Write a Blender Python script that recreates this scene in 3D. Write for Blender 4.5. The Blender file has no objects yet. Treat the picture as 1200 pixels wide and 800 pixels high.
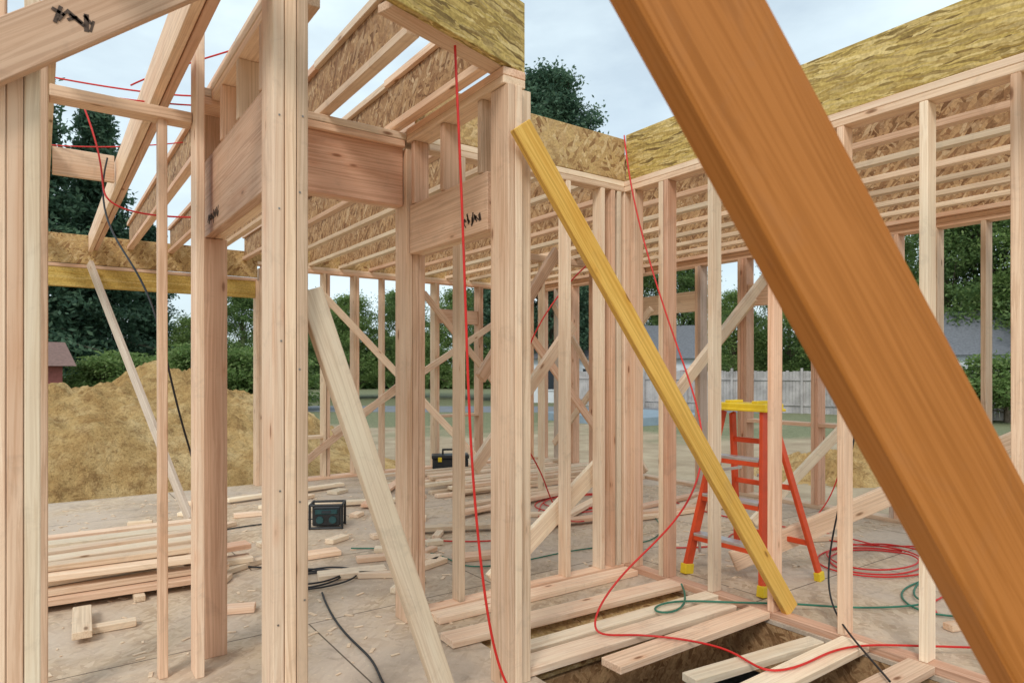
import bpy, math, random
import numpy as np
from mathutils import Vector, Matrix
random.seed(7); rng=np.random.default_rng(7)
S=bpy.context.scene
S.view_settings.view_transform='Standard'; S.view_settings.look='None'; S.view_settings.exposure=0
COL=S.collection

# ------------------------------------------------------------ node helpers
class NT:
    def __init__(s,name):
        s.m=bpy.data.materials.new(name); s.m.use_nodes=True
        s.t=s.m.node_tree; s.b=s.t.nodes['Principled BSDF']
        s.b.inputs['Roughness'].default_value=.8
        s.b.inputs['Specular IOR Level'].default_value=.25
    def n(s,typ,**k):
        nd=s.t.nodes.new(typ)
        for a,v in k.items():
            if a in nd.inputs.keys(): nd.inputs[a].default_value=v
            else: setattr(nd,a,v)
        return nd
    def l(s,a,b): s.t.links.new(a,b)
    def ramp(s,f,st):
        r=s.n('ShaderNodeValToRGB'); e=r.color_ramp.elements
        while len(e)<len(st): e.new(.5)
        for i,(p,c) in enumerate(st):
            e[i].position=p; e[i].color=(c[0],c[1],c[2],1) if not isinstance(c,(int,float)) else (c,c,c,1)
        s.l(f,r.inputs[0]); return r.outputs[0]
    def mix(s,f,a,b,mode='MIX'):
        m=s.n('ShaderNodeMix'); m.data_type='RGBA'; m.blend_type=mode
        for i,v in ((0,f),(6,a),(7,b)):
            if hasattr(v,'links'): s.l(v,m.inputs[i])
            elif i==0: m.inputs[0].default_value=v
            else: m.inputs[i].default_value=(v[0],v[1],v[2],1)
        return m.outputs[2]
    def math(s,op,a,b=0.,c=0.):
        m=s.n('ShaderNodeMath'); m.operation=op
        for i,v in ((0,a),(1,b),(2,c)):
            if hasattr(v,'links'): s.l(v,m.inputs[i])
            else: m.inputs[i].default_value=v
        return m.outputs[0]
    def mapping(s,vec,sc=(1,1,1),rot=(0,0,0)):
        m=s.n('ShaderNodeMapping'); m.inputs['Scale'].default_value=sc; m.inputs['Rotation'].default_value=rot
        s.l(vec,m.inputs[0]); return m.outputs[0]
    def noise(s,vec,sc,det=3,rough=.55,dist=0):
        m=s.n('ShaderNodeTexNoise'); m.inputs['Scale'].default_value=sc; m.inputs['Detail'].default_value=det
        m.inputs['Roughness'].default_value=rough; m.inputs['Distortion'].default_value=dist
        if vec is not None: s.l(vec,m.inputs['Vector'])
        return m
    def bump(s,h,st=.3,d=.003):
        b=s.n('ShaderNodeBump'); b.inputs['Strength'].default_value=st; b.inputs['Distance'].default_value=d
        s.l(h,b.inputs['Height']); s.l(b.outputs[0],s.b.inputs['Normal'])
    def objvec(s):
        tc=s.n('ShaderNodeTexCoord'); oi=s.n('ShaderNodeObjectInfo')
        a=s.n('ShaderNodeVectorMath'); a.operation='MULTIPLY_ADD'
        s.l(oi.outputs['Random'],a.inputs[0]); a.inputs[1].default_value=(37,19,53); s.l(tc.outputs['Object'],a.inputs[2])
        return a.outputs[0],oi.outputs['Random'],tc.outputs['Object']
    def base(s,c): s.l(c,s.b.inputs['Base Color'])

def wood(name,light,dark,knot=(.20,.085,.03),dirt=.28,var=.32,kn_amt=.9,sat=1.06,gc=.6,hv=.024):
    k=NT(name); v,r,_=k.objvec()
    dark=tuple(d*.72+l*.28 for d,l in zip(dark,light))
    wob=k.noise(k.mapping(v,(.9,7,7)),1.2,2,.5)
    ad=k.n('ShaderNodeVectorMath'); ad.operation='MULTIPLY_ADD'; k.l(wob.outputs['Color'],ad.inputs[0]); ad.inputs[1].default_value=(.0,.05,.05); k.l(v,ad.inputs[2])
    g=k.noise(k.mapping(ad.outputs[0],(.5,85,85)),1.3,5,.66).outputs[0]
    dk=tuple(d*(1-.14*gc) for d in dark)
    c=k.ramp(g,[(.34,dk),(.44,dark),(.55,light)])
    gb=k.noise(k.mapping(ad.outputs[0],(.6,22,22)),1.1,2,.5).outputs[0]
    c=k.mix(k.ramp(gb,[(.5,0.),(.62,.40*gc)]),c,(dark[0],dark[1]*.88,dark[2]*.75))
    bl=k.noise(k.mapping(v,(1,5,5)),1.5,2).outputs[0]
    c=k.mix(k.ramp(bl,[(.45,0.),(.75,.5)]),c,tuple(min(.88,x*1.13) for x in light))
    c=k.mix(k.ramp(bl,[(.24,.5),(.44,0.)]),c,(dark[0]*.95,dark[1]*.80,dark[2]*.66))
    vo=k.n('ShaderNodeTexVoronoi'); k.l(k.mapping(v,(3.1,9.5,9.5)),vo.inputs['Vector']); vo.inputs['Scale'].default_value=1.; vo.inputs['Randomness'].default_value=1.
    sp=k.n('ShaderNodeSeparateColor'); k.l(vo.outputs['Color'],sp.inputs[0])
    on=k.math('GREATER_THAN',sp.outputs[0],.35)
    halo=k.ramp(vo.outputs['Distance'],[(.06,.45*kn_amt),(.22,0.)])
    c=k.mix(k.math('MULTIPLY',halo,on),c,(dark[0]*.95,dark[1]*.70,dark[2]*.5))
    kn=k.ramp(vo.outputs['Distance'],[(.03,kn_amt),(.075,kn_amt*.7),(.11,0.)])
    c=k.mix(k.math('MULTIPLY',kn,on),c,knot)
    d=k.noise(v,5.5,5,.72,1.).outputs[0]
    c=k.mix(k.ramp(d,[(.54,0.),(.75,dirt)]),c,(.25,.18,.13))
    hs=k.n('ShaderNodeHueSaturation'); k.l(c,hs.inputs['Color'])
    k.l(k.math('MULTIPLY_ADD',r,var,1.02-var*.5),hs.inputs['Value'])
    w=k.n('ShaderNodeTexWhiteNoise'); w.noise_dimensions='1D'; k.l(r,w.inputs['W'])
    k.l(k.math('MULTIPLY_ADD',w.outputs[0],hv,.5-hv*.55),hs.inputs['Hue'])
    k.l(k.math('MULTIPLY_ADD',w.outputs[0],-.22 if hv else 0.,sat),hs.inputs['Saturation'])
    k.base(hs.outputs[0]); k.bump(g,.3,.0015)
    k.b.inputs['Roughness'].default_value=.58
    return k.m

def osb(name,cols,rots,stretch=(9,38,38),dirt=.2,mode='web'):
    k=NT(name); v,r,o=k.objvec()
    dn=k.noise(v,9,2)
    ad=k.n('ShaderNodeVectorMath'); ad.operation='MULTIPLY_ADD'; k.l(dn.outputs['Color'],ad.inputs[0]); ad.inputs[1].default_value=(.03,.03,.03); k.l(v,ad.inputs[2])
    outs=[]
    for a in rots:
        rr=(0,a,0) if mode=='web' else (0,0,a)
        mp=k.mapping(k.mapping(ad.outputs[0],(1,1,1),rr),stretch)
        vo=k.n('ShaderNodeTexVoronoi'); vo.inputs['Scale'].default_value=1.; k.l(mp,vo.inputs['Vector'])
        sp=k.n('ShaderNodeSeparateColor'); k.l(vo.outputs['Color'],sp.inputs[0])
        outs.append((sp.outputs[0],sp.outputs[1]))
    val=outs[0][0]
    for i in range(1,len(outs)):
        f=k.math('GREATER_THAN',outs[i][1],.5)
        val=k.mix(f,val,outs[i][0])
    n=len(cols)
    c=k.ramp(val,[(i/(n-1),cc) for i,cc in enumerate(cols)])
    g=k.noise(v,70,3,.6).outputs[0]
    c=k.mix(.45,c,k.ramp(g,[(.35,(.4,.34,.28)),(.6,(1.,1.,1.))]),'MULTIPLY')
    d=k.noise(v,2.2,4,.65).outputs[0]
    c=k.mix(k.ramp(d,[(.5,0.),(.8,dirt)]),c,(.2,.15,.1))
    k.base(c); k.bump(val,.4,.002); k.b.inputs['Roughness'].default_value=.7
    return k.m

def plain(name,c,rough=.5,var=.15,sc=12,metal=0,spec=.4):
    k=NT(name); v,r,_=k.objvec()
    n=k.noise(v,sc,4,.65).outputs[0]
    k.base(k.ramp(n,[(.3,tuple(x*(1-var) for x in c)),(.7,tuple(min(1,x*(1+var)) for x in c))]))
    k.b.inputs['Roughness'].default_value=rough; k.b.inputs['Metallic'].default_value=metal
    k.b.inputs['Specular IOR Level'].default_value=spec
    return k.m

PINE=wood('pine_lumber',(.81,.585,.40),(.62,.395,.24))
PINK=wood('fir_lumber',(.74,.49,.325),(.53,.305,.18))
PALE=wood('pale_lumber',(.85,.67,.485),(.70,.50,.33))
YEL=wood('yellow_pine_lumber',(.78,.51,.17),(.58,.33,.09),dirt=.2,var=.05,sat=1.08,hv=0.)
HONEY=wood('honey_lumber',(.43,.175,.060),(.31,.115,.033),knot=(.14,.05,.018),dirt=.12,var=.02,kn_amt=.45,sat=1.08,gc=.45,hv=0.)
GREY=wood('weathered_lumber',(.62,.50,.40),(.47,.36,.27))
WEB=osb('osb_web',[(.20,.095,.04),(.42,.24,.115),(.60,.38,.19),(.32,.16,.07),(.68,.48,.28)],(0,1.0,-.9),(14,50,50))
WEBH=osb('osb_floor_rim',[(.24,.12,.05),(.42,.24,.115),(.55,.34,.17),(.35,.18,.08)],(0,1.0,-.9),(14,50,50),mode='flat')
RIM=osb('strand_rim_board',[(.20,.125,.04),(.58,.42,.12),(.68,.50,.17),(.40,.26,.065),(.80,.62,.27),(.28,.175,.05)],(0,.10,-.13),(7,85,85),.1,'flat')
RIM2=osb('osb_rim_board',[(.28,.14,.055),(.66,.46,.20),(.50,.31,.13),(.74,.55,.29)],(0,1.,-.9),(14,48,48),mode='flat')
LVL=osb('laminated_beam',[(.60,.39,.09),(.68,.48,.14),(.52,.32,.07),(.72,.52,.18)],(0,.03),(1.2,70,70),.12,'flat')

k=NT('osb_subfloor'); v,r,o=k.objvec()
vals=[]
for a in (0,1.1,-.8):
    vo=k.n('ShaderNodeTexVoronoi'); vo.inputs['Scale'].default_value=1.; k.l(k.mapping(k.mapping(o,(1,1,1),(0,0,a)),(12,42,20)),vo.inputs['Vector'])
    sp=k.n('ShaderNodeSeparateColor'); k.l(vo.outputs['Color'],sp.inputs[0]); vals.append(sp.outputs)
val=k.mix(k.math('GREATER_THAN',vals[1][1],.5),vals[0][0],vals[1][0]); val=k.mix(k.math('GREATER_THAN',vals[2][1],.6),val,vals[2][0])
c=k.ramp(val,[(0,(.42,.28,.17)),(.5,(.57,.42,.27)),(1,(.66,.51,.35))])
du=k.noise(o,1.1,7,.7,.5).outputs[0]
c=k.mix(k.ramp(du,[(.38,.15),(.60,.8)]),c,(.58,.475,.385))
st=k.noise(o,.75,8,.72,1.2).outputs[0]
c=k.mix(k.ramp(st,[(.50,0.),(.63,.5)]),c,(.31,.23,.165))
st2=k.noise(o,3.4,6,.75,1.).outputs[0]
c=k.mix(k.ramp(st2,[(.56,0.),(.68,.45)]),c,(.24,.18,.135))
sp2=k.noise(o,38,3,.6).outputs[0]
c=k.mix(k.ramp(sp2,[(.62,0.),(.70,.6)]),c,(.74,.60,.42))
br=k.n('ShaderNodeTexBrick'); k.l(o,br.inputs['Vector']); br.offset=.5; br.inputs['Scale'].default_value=1.
br.inputs['Brick Width'].default_value=2.44; br.inputs['Row Height'].default_value=1.22; br.inputs['Mortar Size'].default_value=.005; br.inputs['Mortar Smooth'].default_value=.3
c=k.mix(k.math('MULTIPLY',br.outputs['Fac'],.85),c,(.07,.045,.03))
k.base(c); k.bump(val,.25,.002); FLOOR=k.m; k.b.inputs['Roughness'].default_value=.75

k=NT('lawn_and_dirt'); tc=k.n('ShaderNodeTexCoord'); o=tc.outputs['Object']
n1=k.noise(o,.12,6,.6,.5).outputs[0]; n2=k.noise(o,9,5,.7).outputs[0]; n3=k.noise(o,1.2,4,.6).outputs[0]
gr=k.ramp(n2,[(.3,(.115,.125,.06)),(.7,(.25,.25,.14))])
dr=k.ramp(n3,[(.3,(.30,.22,.14)),(.7,(.47,.37,.25))])
le=k.n('ShaderNodeVectorMath'); le.operation='DISTANCE'; k.l(o,le.inputs[0]); le.inputs[1].default_value=(3,5,0)
f=k.math('ADD',k.math('MULTIPLY',le.outputs['Value'],1/40.),k.math('MULTIPLY',n1,1.))
f=k.ramp(f,[(.9,0.),(1.0,1.)])
k.base(k.mix(f,dr,gr)); k.bump(n2,.6,.05); GROUND=k.m
k=NT('sandy_soil'); tc=k.n('ShaderNodeTexCoord'); o=tc.outputs['Object']
n1=k.noise(o,.9,6,.65,.2).outputs[0]; n2=k.noise(o,24,6,.8).outputs[0]; n3=k.noise(o,5,6,.75).outputs[0]; n4=k.noise(o,2.1,5,.7,.6).outputs[0]
c=k.ramp(n1,[(.35,(.44,.26,.10)),(.5,(.60,.395,.17)),(.65,(.74,.54,.28))])
c=k.mix(k.ramp(n4,[(.50,0.),(.62,.55)]),c,(.40,.225,.085))
c=k.mix(k.ramp(n3,[(.50,0.),(.62,.7)]),c,(.30,.17,.07))
c=k.mix(.55,c,k.ramp(n2,[(.36,(.4,.33,.26)),(.5,(1,1,1))]),'MULTIPLY'); k.base(c); k.bump(n3,1.,.14); SAND=k.m; k.b.inputs['Roughness'].default_value=.95; k.b.inputs['Specular IOR Level'].default_value=.05

def leafmat(name,a,b,c):
    k=NT(name); tc=k.n('ShaderNodeTexCoord'); o=tc.outputs['Object']
    n=k.noise(o,.55,2,.6).outputs[0]; n2=k.noise(o,5,1).outputs[0]
    cc=k.ramp(n,[(.35,a),(.65,b)]); cc=k.mix(k.ramp(n2,[(.45,0.),(.7,.8)]),cc,c)
    k.base(cc); k.b.inputs['Roughness'].default_value=.5
    tr=k.n('ShaderNodeBsdfTranslucent'); k.l(cc,tr.inputs[0]); ms=k.n('ShaderNodeMixShader'); ms.inputs[0].default_value=.45
    k.l(k.b.outputs[0],ms.inputs[1]); k.l(tr.outputs[0],ms.inputs[2])
    k.l(ms.outputs[0],[n for n in k.t.nodes if n.type=='OUTPUT_MATERIAL'][0].inputs[0])
    return k.m
LEAF=leafmat('broad_foliage',(.085,.15,.05),(.15,.24,.075),(.24,.32,.11))
LEAF2=leafmat('light_foliage',(.12,.20,.055),(.21,.31,.09),(.30,.37,.14))
NEED=leafmat('needle_foliage',(.05,.105,.07),(.10,.18,.105),(.16,.24,.14))
BARK=plain('bark',(.13,.10,.07),.9,.4,8)
RED=plain('red_fiberglass',(.66,.075,.02),.4,.12); YPL=plain('yellow_plastic',(.78,.56,.03),.4,.1)
ALU=plain('aluminium',(.6,.6,.6),.35,.1,metal=.8); BLACK=plain('black_plastic',(.02,.022,.024),.45,.3); TEAL=plain('teal_plastic',(.02,.07,.075),.4,.2)
HRED=plain('red_rubber',(.60,.02,.015),.4,.1); HBLK=plain('black_rubber',(.018,.018,.02),.5,.2); HGRN=plain('green_rubber',(.03,.16,.10),.45,.2)
CONC=plain('concrete',(.36,.35,.33),.9,.15,3); ASPH=plain('asphalt',(.20,.21,.225),.9,.15,3)
SIDE=plain('white_siding',(.62,.64,.66),.7,.06,2); ROOF=plain('grey_shingle',(.15,.155,.17),.9,.25,9); ROOFR=plain('brown_shingle',(.20,.12,.10),.9,.25,9)
BRICK=plain('red_brick',(.30,.10,.085),.9,.2,6); GLASS=plain('dark_glass',(.03,.04,.05),.1,.1); FENCE=plain('grey_fence_wood',(.40,.37,.355),.9,.3,1.5)
INK=plain('black_ink',(.09,.06,.045),.8,.5,90)
STEEL=plain('nail_steel',(.25,.24,.23),.4,.3,30,.8)

# ------------------------------------------------------------ geometry helpers
def empty(name,loc=(0,0,0)):
    e=bpy.data.objects.new(name,None); COL.objects.link(e); e.location=loc; e.empty_display_size=.1; return e
def mesh_obj(name,verts,faces,mats,mi=None,parent=None,smooth=False):
    me=bpy.data.meshes.new(name); me.from_pydata([tuple(v) for v in verts],[],faces)
    for m in mats: me.materials.append(m)
    if mi is not None: me.polygons.foreach_set('material_index',mi)
    if smooth: me.polygons.foreach_set('use_smooth',[True]*len(me.polygons))
    me.update(); ob=bpy.data.objects.new(name,me); COL.objects.link(ob)
    if parent: ob.parent=parent
    return ob
def cbox(sx,sy,sz,c=(0,0,0),b=.0025):
    V=[];F=[]
    hx,hy,hz=sx/2,sy/2,sz/2; b=min(b,hx*.4,hy*.4,hz*.4)
    idx={}
    for ix in(-1,1):
        for iy in(-1,1):
            for iz in(-1,1):
                for ax in range(3):
                    p=[ix*(hx-b),iy*(hy-b),iz*(hz-b)]
                    p[ax]=(ix*hx,iy*hy,iz*hz)[ax]
                    idx[(ix,iy,iz,ax)]=len(V); V.append((p[0]+c[0],p[1]+c[1],p[2]+c[2]))
    def q(l,nrm):
        a=[Vector(V[i]) for i in l]; n=(a[1]-a[0]).cross(a[2]-a[0])
        F.append(tuple(l) if n.dot(Vector(nrm))>0 else tuple(reversed(l)))
    for ax in range(3):
        o=[0,1,2]; o.remove(ax)
        for s in(-1,1):
            l=[]
            for a,bb in((-1,-1),(1,-1),(1,1),(-1,1)):
                t=[0,0,0]; t[ax]=s; t[o[0]]=a; t[o[1]]=bb; l.append(idx[(*t,ax)])
            n=[0,0,0]; n[ax]=s; q(l,n)
        for a in(-1,1):
            for bb in(-1,1):
                l=[]
                for s,axx in((-1,o[0]),(1,o[0]),(1,o[1]),(-1,o[1])):
                    t=[0,0,0]; t[ax]=s; t[o[0]]=a; t[o[1]]=bb; l.append(idx[(*t,axx)])
                n=[0,0,0]; n[o[0]]=a; n[o[1]]=bb; q(l,n)
    for ix in(-1,1):
        for iy in(-1,1):
            for iz in(-1,1):
                q([idx[(ix,iy,iz,0)],idx[(ix,iy,iz,1)],idx[(ix,iy,iz,2)]],(ix,iy,iz))
    return V,F
def boxes(name,lst,mats,parent=None,b=.0025):
    V=[];F=[];M=[]
    for it in lst:
        v,f=cbox(*it[:3],(0,0,0),b)
        R=it[5] if len(it)>5 else Matrix.Identity(3)
        n=len(V); c=Vector(it[3])
        V+= [tuple(R@Vector(p)+c) for p in v]; F+=[tuple(i+n for i in ff) for ff in f]; M+=[it[4]]*len(f)
    return mesh_obj(name,V,F,mats,M,parent)
def board(name,a,b,w,t,wdir,mat,parent=None,bev=.003):
    a=Vector(a);b=Vector(b)
    x=(b-a).normalized(); y=Vector(wdir); y=y-x*y.dot(x); y.normalize(); z=x.cross(y)
    V,F=cbox((b-a).length,w,t,(0,0,0),bev)
    ob=mesh_obj(name,V,F,[mat],None,parent)
    M=Matrix((x,y,z)).transposed().to_4x4(); M.translation=(a+b)/2
    ob.matrix_basis=M
    if parent: ob.matrix_parent_inverse=parent.matrix_basis.inverted()
    return ob
def rod_mesh(a,b,r0,r1,n=8):
    a=Vector(a);b=Vector(b);x=(b-a).normalized(); u=x.orthogonal().normalized(); w=x.cross(u)
    V=[];F=[]
    for p,r in((a,r0),(b,r1)):
        for i in range(n):
            t=2*math.pi*i/n; V.append(tuple(p+u*math.cos(t)*r+w*math.sin(t)*r))
    for i in range(n): F.append((i,(i+1)%n,n+(i+1)%n,n+i))
    F.append(tuple(range(n-1,-1,-1))); F.append(tuple(range(n,2*n)))
    return V,F
def pick(*m): return random.choice(m)
X=(1,0,0);Y=(0,1,0);Z=(0,0,1)
TP=2.74; PT=TP-.076
def stud(p,x,y,z0=.038,z1=PT,along='x',d=.089,mat=None,name='stud',j=True):
    mat=mat or pick(PINE,PINE,PALE,PINK)
    lx=random.uniform(-.004,.004) if j else 0; ly=random.uniform(-.004,.004) if j else 0
    if along=='x': x+=lx; top=(x+ly,y,z1)
    else: y+=lx; top=(x,y+ly,z1)
    return board(name,(x,y,z0),top,d,.038,Y if along=='x' else X,mat,p)

# ------------------------------------------------------------ framing
w1=empty('stud_wall',(3.42,1,0))
for y,dbl,m in ((3.40,0,PALE),(3.30,0,PINE),(3.0,1,PINK),(2.645,0,PALE),(2.23,0,PINE),(1.82,0,PINE),(1.43,0,PALE),(1.06,0,PINE),(.65,0,PINE),(.25,0,PINE),(-.16,0,PINE),(-.57,0,PINE),(-.98,0,PINE)):
    stud(w1,3.42,y,along='y',mat=m)
    if dbl: stud(w1,3.42,y+.046,along='y',mat=PINE)
board('bottom_plate',(3.42,-1.2,.019),(3.42,3.465,.019),.089,.038,X,PINK,w1)
board('lower_top_plate',(3.42,-1.2,PT+.019),(3.42,3.465,PT+.019),.089,.037,X,PINE,w1)
board('upper_top_plate',(3.42,-1.2,PT+.057),(3.42,3.465,PT+.057),.091,.037,X,PALE,w1)
board('rim_board',(3.40,-1.2,TP+.165),(3.40,3.372,TP+.165),.325,.032,Z,RIM,w1)
w2=empty('stud_wall',(2.5,3.42,0))
for x in (3.33,3.17,2.86,2.45,2.04): stud(w2,x,3.42,along='x',mat=pick(PALE,PINE))
stud(w2,3.27,3.42,along='x',mat=PINK)
board('bottom_plate',(1.80,3.42,.019),(3.374,3.42,.019),.089,.038,Y,PINE,w2)
board('lower_top_plate',(1.82,3.42,PT+.019),(3.374,3.42,PT+.019),.089,.037,Y,PINE,w2)
board('upper_top_plate',(1.82,3.42,PT+.057),(3.374,3.42,PT+.057),.091,.037,Y,PALE,w2)
board('rim_board',(1.74,3.39,TP+.15),(3.38,3.39,TP+.15),.295,.03,Z,RIM2,w2)
for i,m in enumerate((PINE,PINK,PINE)): board('post_ply',(1.68+.040*i,3.42,.0),(1.68+.040*i,3.42,PT-.03 if i<2 else PT),.14,.038,Y,m,w2)
board('header',(.78,3.40,2.48),(1.655,3.40,2.48),.32,.042,Z,PINK,w2)
board('header',(.78,3.445,2.475),(1.655,3.445,2.475),.31,.042,Z,PINE,w2)
board('upper_top_plate',(.60,3.42,2.66),(1.655,3.42,2.66),.14,.038,Y,PINE,w2)
board('upper_top_plate',(.60,3.42,2.70),(1.80,3.42,2.70),.142,.038,Y,PALE,w2)
w3=empty('door_opening_wall',(1.72,2.9,0))
board('header',(1.70,2.56,2.185),(1.70,3.345,2.185),.27,.04,Z,PINK,w3)
board('header',(1.745,2.56,2.185),(1.745,3.345,2.185),.268,.04,Z,PINE,w3)
for y in (3.30,2.98,2.62): stud(w3,1.72,y,2.322,PT,'y',.089,PINK,'cripple_stud')
board('lower_top_plate',(1.72,2.40,PT+.019),(1.72,3.345,PT+.019),.12,.037,X,PINE,w3)
board('upper_top_plate',(1.72,2.40,PT+.057),(1.72,3.345,PT+.057),.122,.037,X,PINE,w3)
for i,(m,z) in enumerate(((PINE,PT-.002),(PALE,PT-.002))): board('corner_post_ply',(1.69+.04*i,2.45,0),(1.69+.04*i,2.45,z),.14,.038,Y,m,w3)
board('corner_post_ply',(1.785,2.45,0),(1.785,2.45,PT-.002),.089,.06,Y,PINE,w3)
board('rim_board',(1.79,2.44,TP+.165),(1.02,2.22,TP+.165),.32,.034,Z,RIM,w3)
board('rim_plate',(1.78,2.50,TP+.019),(1.05,2.29,TP+.019),.09,.036,Y,PINE,w3)
w4=empty('door_opening_wall',(.7,2.9,0))
for i,m in enumerate((PALE,PINE,PINK)): board('corner_post_ply',(.66+.041*i,2.36,0),(.66+.041*i,2.36,2.9),.14,.038,Y,m,w4)
board('header',(.68,2.44,2.235),(.68,3.60,2.235),.37,.042,Z,PINK,w4)
board('header',(.725,2.44,2.235),(.725,3.60,2.235),.368,.042,Z,PINE,w4)
for y in (3.52,3.15,2.85,2.5): stud(w4,.70,y,2.422,PT,'y',.089,PINK,'cripple_stud')
board('lower_top_plate',(.70,2.44,PT+.019),(.70,3.34,PT+.019),.089,.037,X,PINE,w4)
board('upper_top_plate',(.70,2.44,PT+.057),(.70,3.34,PT+.057),.092,.037,X,PINE,w4)
for i in range(2): board('jack_post_ply',(.70,3.52+.041*i,0),(.70,3.52+.041*i,2.048),.12,.038,X,PINK,w4)
w5=empty('stud_wall',(.2,3.42,0))
stud(w5,.459,3.42,0,2.55,'x',.06,PINK)
board('king_stud',(.60,3.36,0),(.60,3.36,3.25),.12,.038,Y,PALE,w5)
board('king_stud',(.012,3.42,0),(.012,3.42,2.75),.10,.038,Y,PINK,w5)
board('king_stud',(-.03,3.42,0),(-.03,3.42,2.55),.10,.038,Y,PINE,w5)
board('plate',(.035,3.42,2.572),(.578,3.42,2.572),.10,.05,Y,PINK,w5)
board('bottom_plate',(-1.4,3.42,.019),(-.055,3.42,.019),.089,.038,Y,PINE,w5)
for i,m in enumerate((PINE,PALE,PINE,PALE)): board('post_ply',(-.135+.040*i,2.40,0),(-.135+.040*i,2.40,2.95 if i!=2 else 2.4),.14,.038,Y,m,w5)
board('diagonal_board',(-.35,2.29,2.06),(.75,2.27,2.93),.14,.038,Z,PINK,w5)
def stamp(x,y,z,axis,par,n=4,seed=1,sc=1.):
    rr=random.Random(seed); L=[]
    for i in range(n):
        for q in range(3):
            L.append((.007+rr.random()*.006,.0012,(.02+rr.random()*.035)*sc,(i*.034*sc+rr.uniform(-.008,.008),0,rr.uniform(-.012,.012)),0,Matrix.Rotation(rr.uniform(-1.2,1.2),3,'Y')))
    o=boxes('ink_stamp',L,[INK],par,.0003); o.location=(x,y,z); o.rotation_euler=(0,0,math.pi/2 if axis=='y' else 0); o.matrix_parent_inverse=par.matrix_basis.inverted(); return o
stamp(1.679,2.62,2.12,'y',w3,5,3); stamp(.658,3.22,2.12,'y',w4,7,4); stamp(1.0,3.378,2.45,'x',w2,2,6,.6)
stamp(.05,2.262,2.40,'x',w5,3,9)

def ijoist(p,x,y0,y1,z=TP+.002,h=.30):
    L=y1-y0
    o=boxes('i_joist',[(L,.058,.038,(0,0,.019),0),(L,.058,.038,(0,0,h-.019),0),(L,.011,h-.076,(0,0,h/2),1)],[pick(PALE,PINE),WEB],p,.002)
    o.rotation_euler=(0,0,math.pi/2); o.location=(x,(y0+y1)/2,z); 
    return o
js=empty('ceiling_joists')
for i in range(5): ijoist(js,.82+.405*i,3.50,8.46)
ijoist(js,2.84,3.50,8.46); ijoist(js,3.24,3.50,8.46)
for i in range(8): ijoist(js,3.66+.395*i,-1.2,8.46)
ijoist(js,1.62,2.50,3.49); ijoist(js,1.22,2.40,3.49); ijoist(js,.82,2.42,3.49)
for xx,zz in ((.04,2.74),(.45,2.72)):
    board('lumber_joist',(xx,2.0,zz+.05),(xx,8.42,zz+.05),.19,.038,Z,PINE,js)
board('lumber_joist',(.50,2.3,2.79),(.50,8.42,2.79),.19,.038,Z,PINK,js)
board('blocking',(.07,5.3,2.78),(.42,5.3,2.78),.18,.038,Z,PINE,js)

bw=empty('back_stud_wall',(3,8.5,0))
board('garage_header',(-.6,8.5,2.40),(2.16,8.5,2.40),.20,.09,Z,LVL,bw)
board('header_plate',(-.6,8.5,2.52),(2.18,8.5,2.52),.10,.036,Y,PINE,bw)
board('rim_board',(-.6,8.47,2.70),(2.18,8.47,2.70),.31,.032,Z,RIM2,bw)
board('rim_board',(2.185,8.50,2.89),(6.6,8.50,2.89),.30,.032,Z,RIM2,bw)
for i in range(2): board('post_ply',(2.18+.04*i,8.5,0),(2.18+.04*i,8.5,PT-.16*(1-i)),.14,.038,Y,PINE,bw)
board('bottom_plate',(2.24,8.5,.019),(6.45,8.5,.019),.14,.038,Y,PINE,bw)
board('top_plate',(2.24,8.5,PT+.019),(6.6,8.5,PT+.019),.14,.037,Y,PINE,bw)
board('top_plate',(2.18,8.5,PT+.057),(6.6,8.5,PT+.057),.142,.037,Y,PALE,bw)
for x in [2.62,3.02,3.07,3.43,3.47,3.84,4.24,4.65,4.69,5.40,5.44,5.86,6.27,6.40]: stud(bw,x,8.5,along='x',d=.14,j=False)
board('window_header',(4.71,8.5,2.2),(5.38,8.5,2.2),.2,.09,Z,PINK,bw)
board('window_sill',(4.71,8.5,.75),(5.38,8.5,.75),.14,.038,Y,PINE,bw)
board('window_sill',(2.64,8.5,.55),(3.0,8.5,.55),.14,.038,Y,PINE,bw)
rw=empty('side_stud_wall',(6.52,4,0))
for y in [8.35,8.3,7.95,7.55,7.15,6.75,6.71,5.25,5.21,4.65,4.61,4.57,3.77,3.73,3.0,2.96,2.63,2.26,1.85,1.81,.6,.2,-.2,-.6,-1.0]: stud(rw,6.52,y,along='y',d=.14,mat=pick(PINE,PINK,GREY) if not 4.5<y<4.7 else PINK,j=False)
board('bottom_plate',(6.52,-1.2,.019),(6.52,8.42,.019),.14,.038,X,PINE,rw)
board('top_plate',(6.52,-1.2,PT+.019),(6.52,8.42,PT+.019),.14,.037,X,PINE,rw)
board('top_plate',(6.52,-1.2,PT+.057),(6.52,8.42,PT+.057),.142,.037,X,PINE,rw)
board('rim_board',(6.56,-1.2,2.89),(6.56,8.42,2.89),.30,.032,Z,RIM2,rw)
for a,b2 in ((5.27,6.69),(3.79,4.55),(3.02,3.71),(.62,1.79)):
    board('window_header',(6.52,a,2.25),(6.52,b2,2.25),.24,.09,Z,pick(PINK,PINE),rw)
    if a not in (5.27,): board('window_sill',(6.52,a,.85),(6.52,b2,.85),.14,.038,X,PINE,rw)
ip=empty('interior_stud_wall',(4.6,6.0,0))
for x in (4.35,4.75,5.15,5.55,5.95,6.36): stud(ip,x,6.1,along='x')
board('bottom_plate',(4.3,6.1,.019),(6.43,6.1,.019),.089,.038,Y,PINE,ip)
board('top_plate',(4.3,6.1,PT+.038),(6.43,6.1,PT+.038),.089,.074,Y,PINE,ip)

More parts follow.
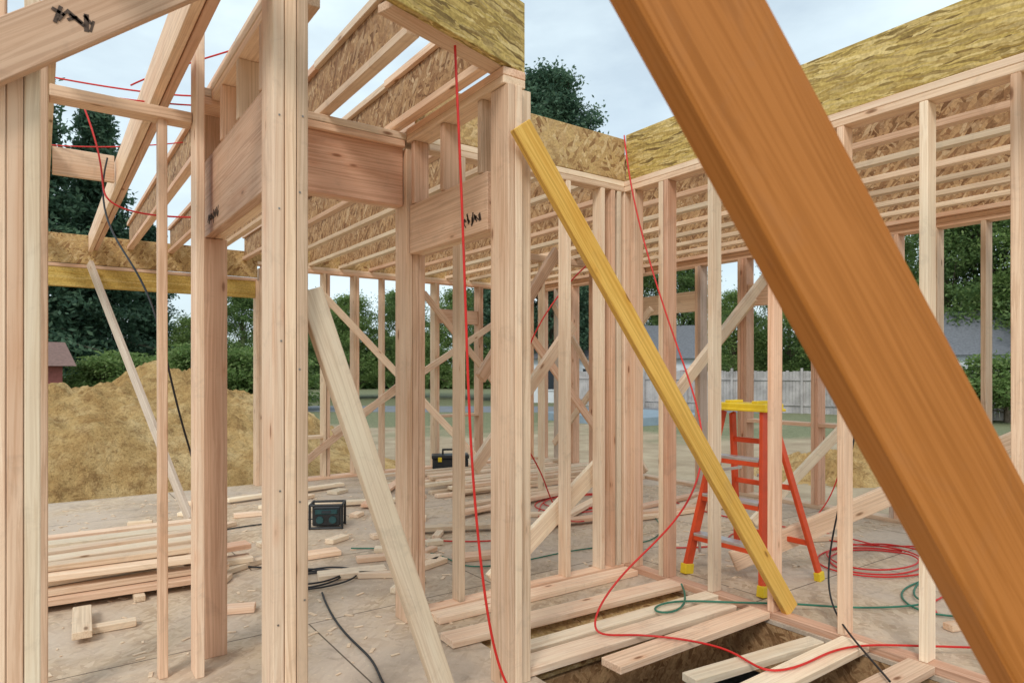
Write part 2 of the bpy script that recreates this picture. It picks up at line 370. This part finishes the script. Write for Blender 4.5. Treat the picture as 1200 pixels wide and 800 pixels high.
def brace(a,b,mat,w=.089,t=.038,wd=Z): return board('diagonal_brace',a,b,w,t,wd,mat)
brace((1.69,2.32,2.46),(3.47,2.16,.05),YEL,.10,.038)
brace((.785,2.36,1.69),(1.37,2.36,.02),PALE,.089,.045)
board('diagonal_brace',(.19,.78,2.72),(1.69,.08,.05),.170,.05,(2.7,-.9,1.6),HONEY,None,.004)
board('header_beam',(-1.2,.80,2.84),(3.38,.80,2.84),.20,.09,Z,PINE)
brace((.44,8.38,2.55),(1.12,6.65,.05),GREY)
brace((2.9,8.37,2.45),(5.0,7.6,.05),PALE)
brace((5.6,8.38,2.1),(3.1,8.36,.6),PALE)
brace((2.6,8.38,.15),(4.3,8.36,1.4),PINE)
brace((4.4,8.34,2.5),(5.9,8.33,.9),PINE)
brace((6.40,7.9,2.4),(6.38,6.0,.1),PINE)
brace((6.38,5.9,2.2),(6.40,7.9,.3),PALE)
brace((2.35,3.53,.06),(3.28,3.51,.74),PALE,.13)
brace((2.5,3.9,1.35),(3.35,4.1,2.35),PINK)
brace((2.35,3.75,.75),(3.3,3.85,1.75),PALE)
brace((4.15,6.0,2.2),(5.9,5.9,.2),PINE)
brace((6.38,3.1,1.2),(5.2,3.6,.05),PALE)
brace((3.55,3.15,1.15),(5.2,3.4,2.3),PALE)
brace((3.9,2.86,.09),(5.75,1.55,1.05),PINK,.14)
brace((4.6,1.0,.05),(6.4,.9,1.25),PALE)
brace((6.38,4.4,2.2),(6.38,5.4,1.2),PINE)

# ------------------------------------------------------------ subfloor with stair opening
X0,X1,Y0,Y1=-1.5,6.60,-1.5,8.58; hx0,hx1,hy0,hy1=1.86,3.36,.9,3.05
def slab_ring(name,xs,ys,skip,z0,z1,mat):
    V=[];F=[];idx={}
    for i,x in enumerate(xs):
        for j,y in enumerate(ys):
            for kk,z in enumerate((z0,z1)): idx[i,j,kk]=len(V); V.append((x,y,z))
    cells=[(i,j) for i in range(len(xs)-1) for j in range(len(ys)-1) if (i,j) not in skip]
    for i,j in cells:
        F.append((idx[i,j,1],idx[i+1,j,1],idx[i+1,j+1,1],idx[i,j+1,1])); F.append((idx[i,j,0],idx[i,j+1,0],idx[i+1,j+1,0],idx[i+1,j,0]))
        for di,dj,a,b in((-1,0,(i,j+1),(i,j)),(1,0,(i+1,j),(i+1,j+1)),(0,-1,(i,j),(i+1,j)),(0,1,(i+1,j+1),(i,j+1))):
            if (i+di,j+dj) not in cells: F.append((idx[(*a,0)],idx[(*b,0)],idx[(*b,1)],idx[(*a,1)]))
    return mesh_obj(name,V,F,[mat])
slab_ring('subfloor',[X0,hx0,hx1,X1],[Y0,hy0,hy1,Y1],{(1,1)},-.022,0,FLOOR)
fj=empty('stair_opening_framing')
board('opening_rim',(hx1+.02,hy0-.05,-.175),(hx1+.02,hy1+.05,-.175),.30,.034,Z,WEBH,fj)
board('opening_rim',(hx0-.02,hy0-.05,-.175),(hx0-.02,hy1+.05,-.175),.30,.034,Z,WEBH,fj)
board('opening_rim',(hx0,hy1+.02,-.175),(hx1,hy1+.02,-.175),.30,.034,Z,WEBH,fj)
board('opening_rim',(hx0,hy0-.02,-.175),(hx1,hy0-.02,-.175),.30,.034,Z,WEBH,fj)
for y in (2.80,2.50): board('floor_joist',(hx0,y,-.21),(hx1,y,-.21),.28,.03,Z,WEBH,fj)
board('platform_panel',(hx0+.01,2.76,-.05),(hx1-.01,2.76,-.05),.55,.018,Y,RIM2,fj)
lb=empty('lumber_boards')
for a,b2,w,m in (((1.80,3.28),(3.34,3.27),.12,PALE),((1.70,2.97),(3.36,2.90),.14,PALE),((1.79,2.66),(3.37,2.62),.10,PALE),((1.72,2.50),(3.30,2.46),.14,PALE),
               ((2.18,2.27),(3.36,2.28),.13,PINE),((2.36,1.96),(3.22,1.86),.09,PALE),((2.3,1.72),(3.37,1.74),.14,PALE),((2.3,1.45),(3.37,1.43),.12,PINE)):
    z=.021+random.uniform(0,.004)
    board('board',(a[0],a[1],z),(b2[0],b2[1],z),w,.038,Y,m,lb)
slab_ring('basement_foundation',[X0+.02,X0+.25,X1-.25,X1-.02],[Y0+.02,Y0+.25,Y1-.25,Y1-.02],{(1,1)},-2.8,-.33,CONC)
mesh_obj('basement_floor',[(X0,Y0,-2.75),(X1,Y0,-2.75),(X1,Y1,-2.75),(X0,Y1,-2.75)],[(0,1,2,3)],[CONC])
rj=empty('perimeter_rim')
for nm,a,b2 in (('rim',(X0+.02,Y1-.02,-.175),(X1-.02,Y1-.02,-.175)),('rim',(X1-.02,Y0,-.175),(X1-.02,Y1-.04,-.175)),('rim',(X0+.02,Y0,-.175),(X0+.02,Y1-.04,-.175))):
    board(nm,a,b2,.30,.034,Z,RIM2,rj)

# ------------------------------------------------------------ ground
gx=[-400,-60,X0+.03,X1-.03,60,400]; gy=[-400,-60,Y0+.03,Y1-.03,60,400]
V=[(x,y,-.6) for x in gx for y in gy]; n=len(gy)
F=[(i*n+j,(i+1)*n+j,(i+1)*n+j+1,i*n+j+1) for i in range(5) for j in range(5) if (i,j)!=(2,2)]
mesh_obj('ground',V,F,[GROUND])
from mathutils import noise as mn
def mound(name,cx,cy,rx,ry,h,seed,rot=0):
    N=190;V=[]
    for i in range(N+1):
        for j in range(N+1):
            u=i/N*2-1; v=j/N*2-1; d=math.hypot(u,v)
            p=Vector((u*rx*.9+seed,v*ry*.9,0))
            e=max(0,1-d**1.4*(1+.4*mn.noise(p*.45)))
            z=h*e**.95*(1+.3*mn.noise(p*.55))
            if e>0: z+=e**.4*(.30*mn.fractal(p*1.0,.9,2.,6)+.08*abs(mn.noise(p*4))+.06*mn.noise(p*11)+.05*max(0,mn.noise(p*23)))
            x=u*rx;y=v*ry; c,s=math.cos(rot),math.sin(rot)
            V.append((x*c-y*s,x*s+y*c,z-.03))
    F=[(i*(N+1)+j,(i+1)*(N+1)+j,(i+1)*(N+1)+j+1,i*(N+1)+j+1) for i in range(N) for j in range(N)]
    o=mesh_obj(name,V,F,[SAND],None,None,True); o.location=(cx,cy,-.6); return o
mound('dirt_mound',1.3,14.2,5.6,4.2,2.05,3.1,.2)
mound('dirt_mound',12.6,6.8,1.8,1.6,.45,9.,.5)
mesh_obj('road',[(9,34,-.596),(60,-6,-.596),(64,-2,-.596),(13,38,-.596)],[(0,1,2,3)],[ASPH])
mesh_obj('pool_cover',[(17,17,-.3),(22,17,-.3),(22,22,-.3),(17,22,-.3),(17,17,-.6),(22,17,-.6),(22,22,-.6),(17,22,-.6)],[(0,1,2,3),(4,5,1,0),(5,6,2,1),(6,7,3,2),(7,4,0,3)],[plain('grey_blue_tarp',(.24,.30,.35),.6,.15,2)])
def fence(pts):
    L=[]
    for (a,b2) in zip(pts[:-1],pts[1:]):
        a=Vector((*a,0));b2=Vector((*b2,0)); d=(b2-a); n=int(d.length/.15); R=Matrix.Rotation(math.atan2(d.y,d.x),3,'Z'); nn=R@Vector((0,1,0))
        for i in range(n):
            p=a+d*((i+.5)/n); h=2.0+random.uniform(-.03,.03)
            L.append((.14,.02,h,(p.x,p.y,-.6+h/2),0,R))
        for z in (-.2,1.0):
            m=(a+b2)/2-nn*.04; L.append((d.length,.05,.09,(m.x,m.y,z),0,R))
        for i in range(int(d.length/2.4)+1):
            p=a+d.normalized()*2.4*i-nn*.09; L.append((.1,.1,2.15,(p.x,p.y,.47),0,R))
    return boxes('wooden_fence',L,[FENCE],None,.003)
fence([(25.5,30),(28.7,20),(34,4),(37,-6)])
def house(name,loc,w,d,h,rh,rot,wall,roof):
    e=empty(name,loc); e.rotation_euler=(0,0,rot)
    boxes('walls',[(w,d,h,(0,0,h/2),0)],[wall],e)
    o=.4
    mesh_obj('roof',[(-w/2-o,-d/2-o,h-.1),(w/2+o,-d/2-o,h-.1),(w/2+o,d/2+o,h-.1),(-w/2-o,d/2+o,h-.1),(-w/2-o,0,h+rh),(w/2+o,0,h+rh)],[(0,1,5,4),(2,3,4,5),(0,4,3),(1,2,5),(3,2,1,0)],[roof],None,e)
    L=[];
    for i in range(int(w/2.4)):
        x=-w/2+1.4+i*2.4
        for s in(-1,1):
            L+= [(1.0,.06,1.3,(x,s*(d/2+.01),1.5),0),(1.2,.05,.1,(x,s*(d/2+.04),2.2),1),(1.2,.05,.1,(x,s*(d/2+.04),.8),1),(.08,.05,1.3,(x-.55,s*(d/2+.04),1.5),1),(.08,.05,1.3,(x+.55,s*(d/2+.04),1.5),1)]
    boxes('windows',L,[GLASS,SIDE],e)
    boxes('door',[(.95,.07,2.05,(w/2-1.2,-d/2-.02,1.03),0)],[BRICK],e)
house('siding_house',(32,33,-.6),11,7,2.9,2.2,-.7,SIDE,ROOF)
house('siding_house',(48,12,-.6),13,8,3.0,2.6,-1.1,SIDE,ROOF)
house('brick_house',(-2.2,33,-.6),5.4,5,2.3,.9,.1,BRICK,ROOFR)

# ------------------------------------------------------------ trees
def tree_mesh(name,H,R,kind,nclump,nleaf,ls,leafm,seed,spread=1.):
    r=np.random.default_rng(seed); V=[];F=[];M=[]
    def add(v,f,m):
        n=len(V); V.extend(v); F.extend([tuple(i+n for i in q) for q in f]); M.extend([m]*len(f))
    def rod(a,b,r0,r1,m,n=8):
        add(*rod_mesh(a,b,r0,r1,n),m)
    tr=H*.016+.06
    rod((0,0,-.2),(0,0,H*.55),tr,tr*.6,0); rod((0,0,H*.55),(r.normal()*.2,r.normal()*.2,H*.95),tr*.6,.03,0)
    C=[];Sg=[]
    if kind=='broad':
        for _ in range(nclump):
            a=r.uniform(0,6.28); t=r.uniform(.16,1.); prof=math.sin(min(1,(1-t)*1.25+.06)*math.pi*.62)**.7
            k2=.74+(.22*math.cos(a*3+seed+t*7)*.8+.12*r.normal())
            rad=R*prof*k2*math.sqrt(r.uniform(.25,1.)); C.append((rad*math.cos(a),rad*math.sin(a),H*t)); Sg.append(r.uniform(.35,.75)*R*.2*spread)
            if r.random()<.25: rod((0,0,H*t*.6),C[-1],tr*.25,.02,0,5)
    else:
        for _ in range(nclump):
            a=r.uniform(0,6.28); t=r.uniform(.06,1.)**.9; L=R*(1-t)**.85*(.75+.25*math.sin(t*60))*r.uniform(.75,1.12)+.12
            for s in np.linspace(.25,1,4): C.append((L*s*math.cos(a),L*s*math.sin(a),H*t-L*s*s*.28)); Sg.append(.06*R+.04)
            if r.random()<.3: rod((0,0,H*t),(L*math.cos(a),L*math.sin(a),H*t-L*.28),.04,.01,0,4)
    C=np.array(C);Sg=np.array(Sg); idx=r.integers(0,len(C),nleaf)
    P=C[idx]+r.normal(size=(nleaf,3))*Sg[idx][:,None]*np.array([1,1,.65]); P[:,2]=np.maximum(P[:,2],.1)
    u=r.normal(size=(nleaf,3)); u/=np.linalg.norm(u,axis=1)[:,None]; w=r.normal(size=(nleaf,3)); w=np.cross(u,w); w/=np.linalg.norm(w,axis=1)[:,None]
    s=ls*r.uniform(.5,1.2,nleaf)[:,None]
    q=np.stack([P-u*s,P-w*s*.45,P+u*s,P+w*s*.45],1).reshape(-1,3)
    n=len(V); V.extend(map(tuple,q.tolist())); F.extend([(n+4*i,n+4*i+1,n+4*i+2,n+4*i+3) for i in range(nleaf)]); M.extend([1]*nleaf)
    me=bpy.data.meshes.new(name); me.from_pydata(V,[],F); me.materials.append(BARK); me.materials.append(leafm); me.polygons.foreach_set('material_index',M); me.update(); return me
T=[tree_mesh('oak',14,5.0,'broad',150,36000,.14,LEAF,1),tree_mesh('maple',12,4.6,'broad',120,30000,.14,LEAF2,2),tree_mesh('ash',15,4.4,'broad',150,34000,.14,LEAF,3)]
TALL=tree_mesh('tall_oak',23,5.0,'broad',480,110000,.16,NEED,21,.8)
CN=[tree_mesh('spruce',14,3.4,'con',560,44000,.14,NEED,5)]
SH=tree_mesh('shrub',3.4,2.2,'broad',50,9000,.10,LEAF2,8)
def place(me,name,px,D,H,base,sx=1.):
    q=(px-600)/780.; o=bpy.data.objects.new(name,me); COL.objects.link(o)
    o.location=(D*(.579+.815*q),D*(.815-.579*q),-.6); s=H/base; o.scale=(s*sx,s*sx,s); o.rotation_euler=(0,0,random.uniform(0,6.28)); return o
place(CN[0],'spruce_tree',112,40,17.5,14,1.15); place(CN[0],'spruce_tree',35,36,18,14,1.2); place(CN[0],'spruce_tree',172,44,11.5,14,1.2)
place(TALL,'deciduous_tree',642,44,21.5,23,1.1)
for px,D,H in ((225,42,5.6),(285,40,6.2),(345,46,7.),(410,50,8.),(470,52,7.5),(540,50,8.5),(585,46,7.5)): place(random.choice(T[:2]),'deciduous_tree',px,D,H,13,1.25)
for px,D,H in ((690,55,8),(745,50,9.),(800,48,9.5),(860,60,10),(925,58,11),(985,52,12),(1045,50,13),(1110,44,12.5),(1165,42,13),(1230,38,13),(1290,36,12)): place(random.choice(T),'deciduous_tree',px,D,H,13.5,1.1)
for px,D,H in ((190,33,2.7),(230,31,3.2),(270,32,3.),(320,33,3.1),(118,29,2.6),(145,30,2.8),(1120,27,2.1),(1180,26,2.6)): place(SH,'shrub',px,D,H,3.4,1.4)
r=np.random.default_rng(11); NL=60000
ang=r.uniform(-.95,1.15,NL); D=r.uniform(75,95,NL); hh=5.5+2.2*np.sin(ang*17)+1.4*np.sin(ang*41+1)+1*np.sin(ang*93)
z=-.6+hh*r.uniform(0,1,NL)**.8
th=ang+math.radians(35.4); P=np.stack([D*np.sin(th),D*np.cos(th),z],1)
u=r.normal(size=(NL,3)); u/=np.linalg.norm(u,axis=1)[:,None]; w=np.cross(u,r.normal(size=(NL,3))); w/=np.linalg.norm(w,axis=1)[:,None]; s=r.uniform(.4,.9,NL)[:,None]
q=np.stack([P-u*s,P-w*s*.5,P+u*s,P+w*s*.5],1).reshape(-1,3)
mesh_obj('distant_trees',q.tolist(),[(4*i,4*i+1,4*i+2,4*i+3) for i in range(NL)],[LEAF])

# ------------------------------------------------------------ step ladder
ld=empty('step_ladder',(3.93,2.78,0))
def part(nm,a,b2,w,t,wd,m): return board(nm,a,b2,w,t,wd,m,ld)
top=1.13
fr=[(3.66,3.06),(3.66,2.46)]; re=[(4.26,3.08),(4.26,2.44)]; tf=[(3.88,2.93),(3.88,2.60)]; tr=[(3.98,2.92),(3.98,2.61)]
for i in range(2):
    part('front_rail',(*fr[i],.03),(*tf[i],top),.075,.028,X,RED); part('rear_rail',(*re[i],.03),(*tr[i],top-.02),.05,.026,X,RED)
    part('foot',(*fr[i],0.002),(fr[i][0]+.01,fr[i][1],.07),.085,.05,X,YPL); part('foot',(*re[i],0.002),(re[i][0]-.01,re[i][1],.06),.06,.045,X,YPL)
for kz in (.28,.55,.82):
    t=kz/top; xx=fr[0][0]+(tf[0][0]-fr[0][0])*t; ya=fr[0][1]+(tf[0][1]-fr[0][1])*t; yb=fr[1][1]+(tf[1][1]-fr[1][1])*t
    part('step',(xx,yb+.015,kz),(xx,ya-.015,kz),.085,.022,X,ALU)
    part('step_lip',(xx-.038,yb+.015,kz-.02),(xx-.038,ya-.015,kz-.02),.04,.006,Z,RED)
    for yy in(ya-.03,yb+.03): part('brace',(xx,yy,kz-.01),(xx+.01,yy,kz-.13),.02,.012,X,ALU)
for kz in (.25,.62,.92):
    t=kz/(top-.02); xx=re[0][0]+(tr[0][0]-re[0][0])*t; ya=re[0][1]+(tr[0][1]-re[0][1])*t; yb=re[1][1]+(tr[1][1]-re[1][1])*t
    part('rear_bar',(xx,yb,kz),(xx,ya,kz),.035,.018,Z,RED)
for yy in (2.91,2.615): part('spreader',(3.82,yy,.72),(4.07,yy,.72),.02,.006,Z,ALU)
o=boxes('top_cap',[(.20,.42,.05,(3.93,2.765,top+.03),0),(.22,.44,.018,(3.93,2.765,top+.012),0),(.14,.05,.02,(3.93,2.87,top+.062),0),(.14,.05,.02,(3.93,2.66,top+.062),0)],[YPL],ld,.006); o.matrix_parent_inverse=ld.matrix_basis.inverted()

# ------------------------------------------------------------ hoses and cords
def hose(name,pts,rad,mat):
    cu=bpy.data.curves.new(name,'CURVE'); cu.dimensions='3D'; cu.bevel_depth=rad; cu.bevel_resolution=3; cu.resolution_u=8
    sp=cu.splines.new('NURBS'); sp.points.add(len(pts)-1)
    for p,c in zip(sp.points,pts): p.co=(*c,1)
    sp.use_endpoint_u=True; sp.order_u=4; cu.materials.append(mat)
    o=bpy.data.objects.new(name,cu); COL.objects.link(o); return o
def coil(cx,cy,r,turns,z=.008,el=.7,ph=0):
    P=[]
    for i in range(int(turns*12)):
        t=i/12*2*math.pi; rr=r*(1+.22*math.sin(t*.37+ph)+.06*random.uniform(-1,1)); P.append((cx+rr*math.cos(t)+.06*math.sin(t*.21),cy+rr*math.sin(t)*el,z+.012*(i/12%2)))
    return P
hose('air_hose',[(1.39,2.38,3.1),(1.39,2.38,2.93),(1.42,2.36,2.23),(1.44,2.35,1.52),(1.458,2.34,.96),(1.484,2.26,.344),(1.58,2.24,.03),(1.7,2.1,.01),(1.6,1.8,.01),(1.2,1.5,.01)],.0055,HRED)
hose('air_hose',[(3.5,3.5,3.1),(3.29,3.30,3.08),(3.27,3.25,2.8),(3.25,3.09,2.27),(3.27,2.83,1.59),(3.27,2.58,1.07),(3.11,2.51,.72),(2.84,2.52,.5),(2.59,2.57,.34),(2.39,2.59,.17),(2.28,2.52,.055),(2.45,2.44,.055),(2.6,2.3,.055),(2.75,2.0,.06),(2.6,1.75,.055),(2.9,1.7,.055),(3.3,1.75,.055),(3.6,1.4,.06),(4.2,1.1,.01)],.0055,HRED)
hose('air_hose',coil(5.0,2.45,.45,3.2)+[(5.6,3.2,.01),(5.2,4.0,.01),(5.6,5,.01)],.006,HRED)
hose('air_hose',coil(4.75,5.3,.55,3.5,ph=2)+[(4.0,5.2,.01),(3.6,4.6,.01),(3.0,4.4,.01),(2.6,4.9,.01)],.006,HRED)
hose('air_hose',[(3.36,3.75,2.2),(3.0,3.8,1.9),(2.75,3.9,1.3),(2.9,4.0,.9),(3.3,4.2,.6),(3.6,4.4,.05),(4.2,4.6,.01),(4.6,4.9,.01)],.0055,HRED)
hose('air_hose',[(4.0,3.6,.01),(4.5,3.2,.01),(4.7,3.7,.01),(5.4,3.4,.01),(5.2,2.7,.01),(5.9,2.4,.01),(6.2,1.6,.01),(5.2,1.2,.01),(4.6,2.0,.01),(4.2,1.7,.01)],.0055,HRED)
hose('air_hose',[(6.40,3.3,2.0),(6.1,3.2,1.2),(5.7,3.0,.6),(5.6,3.2,.05),(5.2,3.3,.01)],.0055,HRED)
hose('extension_cord',coil(1.45,4.4,.26,3.3)+[(1.0,5.1,.01),(.7,6.0,.01),(1.6,6.4,.01),(2.2,6.1,.01),(2.15,5.9,.1)],.006,HBLK)
hose('extension_cord',[(1.45,4.1,.01),(1.3,3.5,.01),(1.35,3.0,.01),(1.2,2.7,.01),(1.25,2.3,.01),(1.1,1.9,.01)],.006,HBLK)
hose('extension_cord',[(2.0,5.0,.01),(2.6,4.6,.01),(2.3,4.0,.01),(2.9,3.9,.01),(3.6,4.0,.01),(4.2,3.6,.01),(4.8,4.4,.01)],.005,HGRN)
hose('extension_cord',coil(4.7,1.75,.5,1.6,el=.5)+[(3.9,2.0,.01),(3.6,2.2,.05),(3.3,2.4,.055),(3.0,2.7,.055),(2.7,2.55,.06),(3.0,2.45,.055),(3.3,2.8,.06)],.006,HGRN)
hose('extension_cord',[(.33,4.6,2.66),(.25,4.4,2.3),(.40,3.7,1.9),(.47,3.5,1.6),(.55,3.6,1.2),(.66,3.75,.9)],.005,HBLK)
hose('extension_cord',[(3.75,1.9,1.3),(3.72,1.92,1.0),(3.6,2.0,.5),(3.5,1.98,.1),(3.3,1.7,.06),(3.0,1.4,.06)],.005,HBLK)
hose('string_line',[(-.1,3.8,2.75),(.3,3.8,2.70),(.9,3.75,2.82)],.004,HRED)
hose('string_line',[(-.3,5.4,2.9),(.3,5.2,2.80),(1.2,5.0,3.1)],.004,HRED)
hose('string_line',[(-.2,5.0,3.22),(.2,4.78,3.12),(.73,4.39,3.03),(.82,4.3,3.05)],.005,HRED)
hose('string_line',[(.45,4.6,3.12),(.65,4.45,3.24),(1.06,4.15,3.35),(1.22,3.9,3.4)],.005,HRED)
hose('air_hose',[(.2,4.4,2.88),(.32,4.3,2.5),(.2,4.2,2.3),(.5,4.2,2.25),(.8,4.1,2.28)],.005,HRED)

# ------------------------------------------------------------ lumber stack, offcuts
st=empty('lumber_stack')
for lay in range(5):
    for i in range(7 if lay<2 else 5):
        y=4.75+i*.20+random.uniform(-.04,.04)+lay*.03; L=random.uniform(1.4,2.3); a=random.uniform(-.09,.09); cx=.05+random.uniform(-.16,.16)
        z=.06+lay*.041
        board('board',(cx-L/2,y-a*L/2,z),(cx+L/2,y+a*L/2,z),.14 if i%2 else .10,.036,Y,pick(PALE,PALE,PINE,PINK),st)
for x in (-.4,.5): board('spacer',(x,4.6,.02),(x,6.2,.02),.06,.036,X,PINE,st)
st2=empty('lumber_stack')
for lay in range(3):
    for i in range(8):
        y=6.45+i*.17+random.uniform(-.03,.03); L=random.uniform(1.8,2.8); a=random.uniform(-.06,.06); cx=5.0+random.uniform(-.2,.2)
        z=.022+lay*.040; board('board',(cx-L/2,y-a*L/2,z),(cx+L/2,y+a*L/2,z),.089,.036,Y,pick(PALE,PALE,PINE),st2)
st3=empty('lumber_stack')
for i,(x,y,L,a) in enumerate(((5.6,4.6,1.6,.3),(5.4,4.8,1.4,.1),(5.2,4.35,1.5,-.1),(5.7,2.0,1.3,.7),(5.9,2.3,1.5,.6),(5.4,1.3,1.2,1.0),(4.4,7.2,1.6,1.2),(3.2,7.0,1.6,.9),(2.7,6.6,1.1,-.3),(2.3,7.6,1.4,.2),(4.2,4.9,1.5,.5),(3.0,5.0,1.0,-.4),(4.6,4.5,1.7,-.2),(4.0,5.6,1.5,.2),(4.2,5.8,1.6,.05))):
    d=Vector((math.cos(a),math.sin(a),0))*L/2; board('board',(x-d.x,y-d.y,.022+.002*i),(x+d.x,y+d.y,.022+.002*i),.10,.036,(-d.y,d.x,0),pick(PALE,PINE),st3)
oc=empty('lumber_offcuts')
spots=[(.85,5.0),(1.05,5.25),(.95,4.75),(2.05,4.6),(2.25,4.75),(1.75,4.35),(2.6,4.75),(2.75,4.95),(2.5,5.2),(1.3,6.3),(1.9,7.0),(3.0,6.2),(.75,6.9),(1.4,7.6),(.3,4.2),(2.9,5.6),(3.6,5.6),(4.1,4.3),(5.2,1.6),(4.9,1.2),(4.4,.9),(2.4,7.3),(2.0,5.3),(.9,4.1),(1.95,3.9),(3.9,5.1),(5.5,3.2),(1.15,4.95),(1.1,5.6),(1.5,5.5),(.95,5.45),(2.35,4.35),(2.2,4.2),(2.7,4.2),(4.4,3.9),(4.8,3.4),(5.3,3.0),(4.2,1.5),(2.5,6.1),(3.3,6.5),(1.7,6.7),(2.2,6.6),(1.2,7.1),(2.8,7.4),(3.5,7.5),(1.75,4.95),(1.9,4.2),(2.45,4.55)]
for i,(x,y) in enumerate(spots):
    L=random.uniform(.12,.5);a=random.uniform(-.6,.9); d=Vector((math.cos(a),math.sin(a),0))*L/2
    board('offcut',(x-d.x,y-d.y,.021),(x+d.x,y+d.y,.021),random.choice((.089,.14,.06)),.037,(-d.y,d.x,0),pick(PALE,PALE,PINE),oc)
board('offcut',(.18,4.05,.05),(.20,4.5,.05),.09,.038,X,PINE,oc)
ch=[]
for i in range(900):
    x=random.uniform(0,6.4);y=random.uniform(2.6,8.3)
    if hx0-.05<x<hx1+.05 and y<hy1+.05: continue
    s_=random.uniform(.4,1)**2
    ch.append((.07*s_,.02*s_+.003,.004,(x,y,.003),0,Matrix.Rotation(random.uniform(0,3),3,'Z')))
boxes('wood_chips',ch,[PINE],None,.001)
nl=[]
for z in (.12,.55,1.02,1.43,1.95,2.3):
    for (x,y) in ((.659,2.2885),(.742,2.2885)):
        nl.append((.006,.0015,.006,(x+random.uniform(-.012,.012),y,z+random.uniform(-.09,.09)),0))
boxes('nail_heads',nl,[STEEL],None,.0006)

rd=empty('jobsite_radio',(2.12,5.85,0)); rd.rotation_euler=(0,0,-.5); rd.scale=(.8,.8,.8)
boxes('body',[(.30,.20,.20,(0,0,.13),0),(.24,.012,.05,(0,-.105,.19),1),(.10,.01,.03,(0,-.113,.19),2)],[BLACK,TEAL,GLASS],rd,.012)
for sx in(-1,1):
    for sy in(-1,1):
        v,f=rod_mesh((sx*.175,sy*.12,.0),(sx*.175,sy*.12,.27),.014,.014); mesh_obj('roll_bar',v,f,[BLACK],None,rd)
    v,f=rod_mesh((sx*.175,-.12,.265),(sx*.175,.12,.265),.014,.014); mesh_obj('roll_bar',v,f,[BLACK],None,rd)
    v,f=rod_mesh((sx*.07,-.100,.10),(sx*.07,-.115,.10),.042,.04,20); mesh_obj('speaker',v,f,[TEAL],None,rd)
for sy in(-1,1):
    for z in(.014,.265):
        v,f=rod_mesh((-.175,sy*.12,z),(.175,sy*.12,z),.014,.014); mesh_obj('roll_bar',v,f,[BLACK],None,rd)
tb=empty('tool_box',(4.55,7.85,0)); tb.rotation_euler=(0,0,-.5)
boxes('body',[(.48,.24,.22,(0,0,.11),0),(.50,.26,.05,(0,0,.25),0),(.05,.02,.06,(-.14,-.135,.22),1),(.05,.02,.06,(.14,-.135,.22),1)],[BLACK,YPL],tb,.01)
boxes('handle',[(.22,.03,.025,(0,0,.34),0),(.025,.03,.07,(-.1,0,.30),0),(.025,.03,.07,(.1,0,.30),0)],[BLACK],tb,.006)

# ------------------------------------------------------------ world, sun, camera
Sd=Vector((-.62,-.50,.75)).normalized()
w=bpy.data.worlds.new('World'); S.world=w; w.use_nodes=True; t=w.node_tree; bg=t.nodes['Background']
sk=t.nodes.new('ShaderNodeTexSky'); sk.sky_type='NISHITA'; sk.sun_disc=False
sk.sun_elevation=math.asin(Sd.z); sk.sun_rotation=math.atan2(Sd.x,Sd.y)%(2*math.pi); sk.air_density=1.; sk.dust_density=1.5
tc=t.nodes.new('ShaderNodeTexCoord'); mp=t.nodes.new('ShaderNodeMapping'); mp.inputs['Scale'].default_value=(1,1,2.6); nz=t.nodes.new('ShaderNodeTexNoise'); nz.inputs['Scale'].default_value=2.0; nz.inputs['Detail'].default_value=7; nz.inputs['Roughness'].default_value=.55
rp=t.nodes.new('ShaderNodeValToRGB'); rp.color_ramp.elements[0].position=.36; rp.color_ramp.elements[0].color=(.62,.62,.62,1); rp.color_ramp.elements[1].position=.6
mx=t.nodes.new('ShaderNodeMix'); mx.data_type='RGBA'; mx.inputs[7].default_value=(7.3,8.6,9.2,1)
L=t.links.new; L(tc.outputs['Generated'],mp.inputs[0]); L(mp.outputs[0],nz.inputs['Vector']); L(nz.outputs[0],rp.inputs[0]); L(rp.outputs[0],mx.inputs[0]); L(sk.outputs[0],mx.inputs[6]); L(mx.outputs[2],bg.inputs[0]); bg.inputs[1].default_value=.122
sl=bpy.data.lights.new('sun','SUN'); sl.energy=1.75; sl.angle=math.radians(15); sl.color=(1,.96,.90); so=bpy.data.objects.new('sun',sl); COL.objects.link(so); so.rotation_euler=(-Sd).to_track_quat('-Z','Y').to_euler(); so.location=(0,0,20)
cd=bpy.data.cameras.new('camera'); cam=bpy.data.objects.new('camera',cd); COL.objects.link(cam); S.camera=cam
cam.location=(0,0,1.4); cam.rotation_euler=(math.pi/2,0,-math.radians(35.4)); cd.lens=23.4; cd.sensor_width=36; cd.shift_y=.029; cd.clip_start=.05; cd.clip_end=2000
cd.dof.use_dof=True; cd.dof.focus_distance=4.2; cd.dof.aperture_fstop=5.6
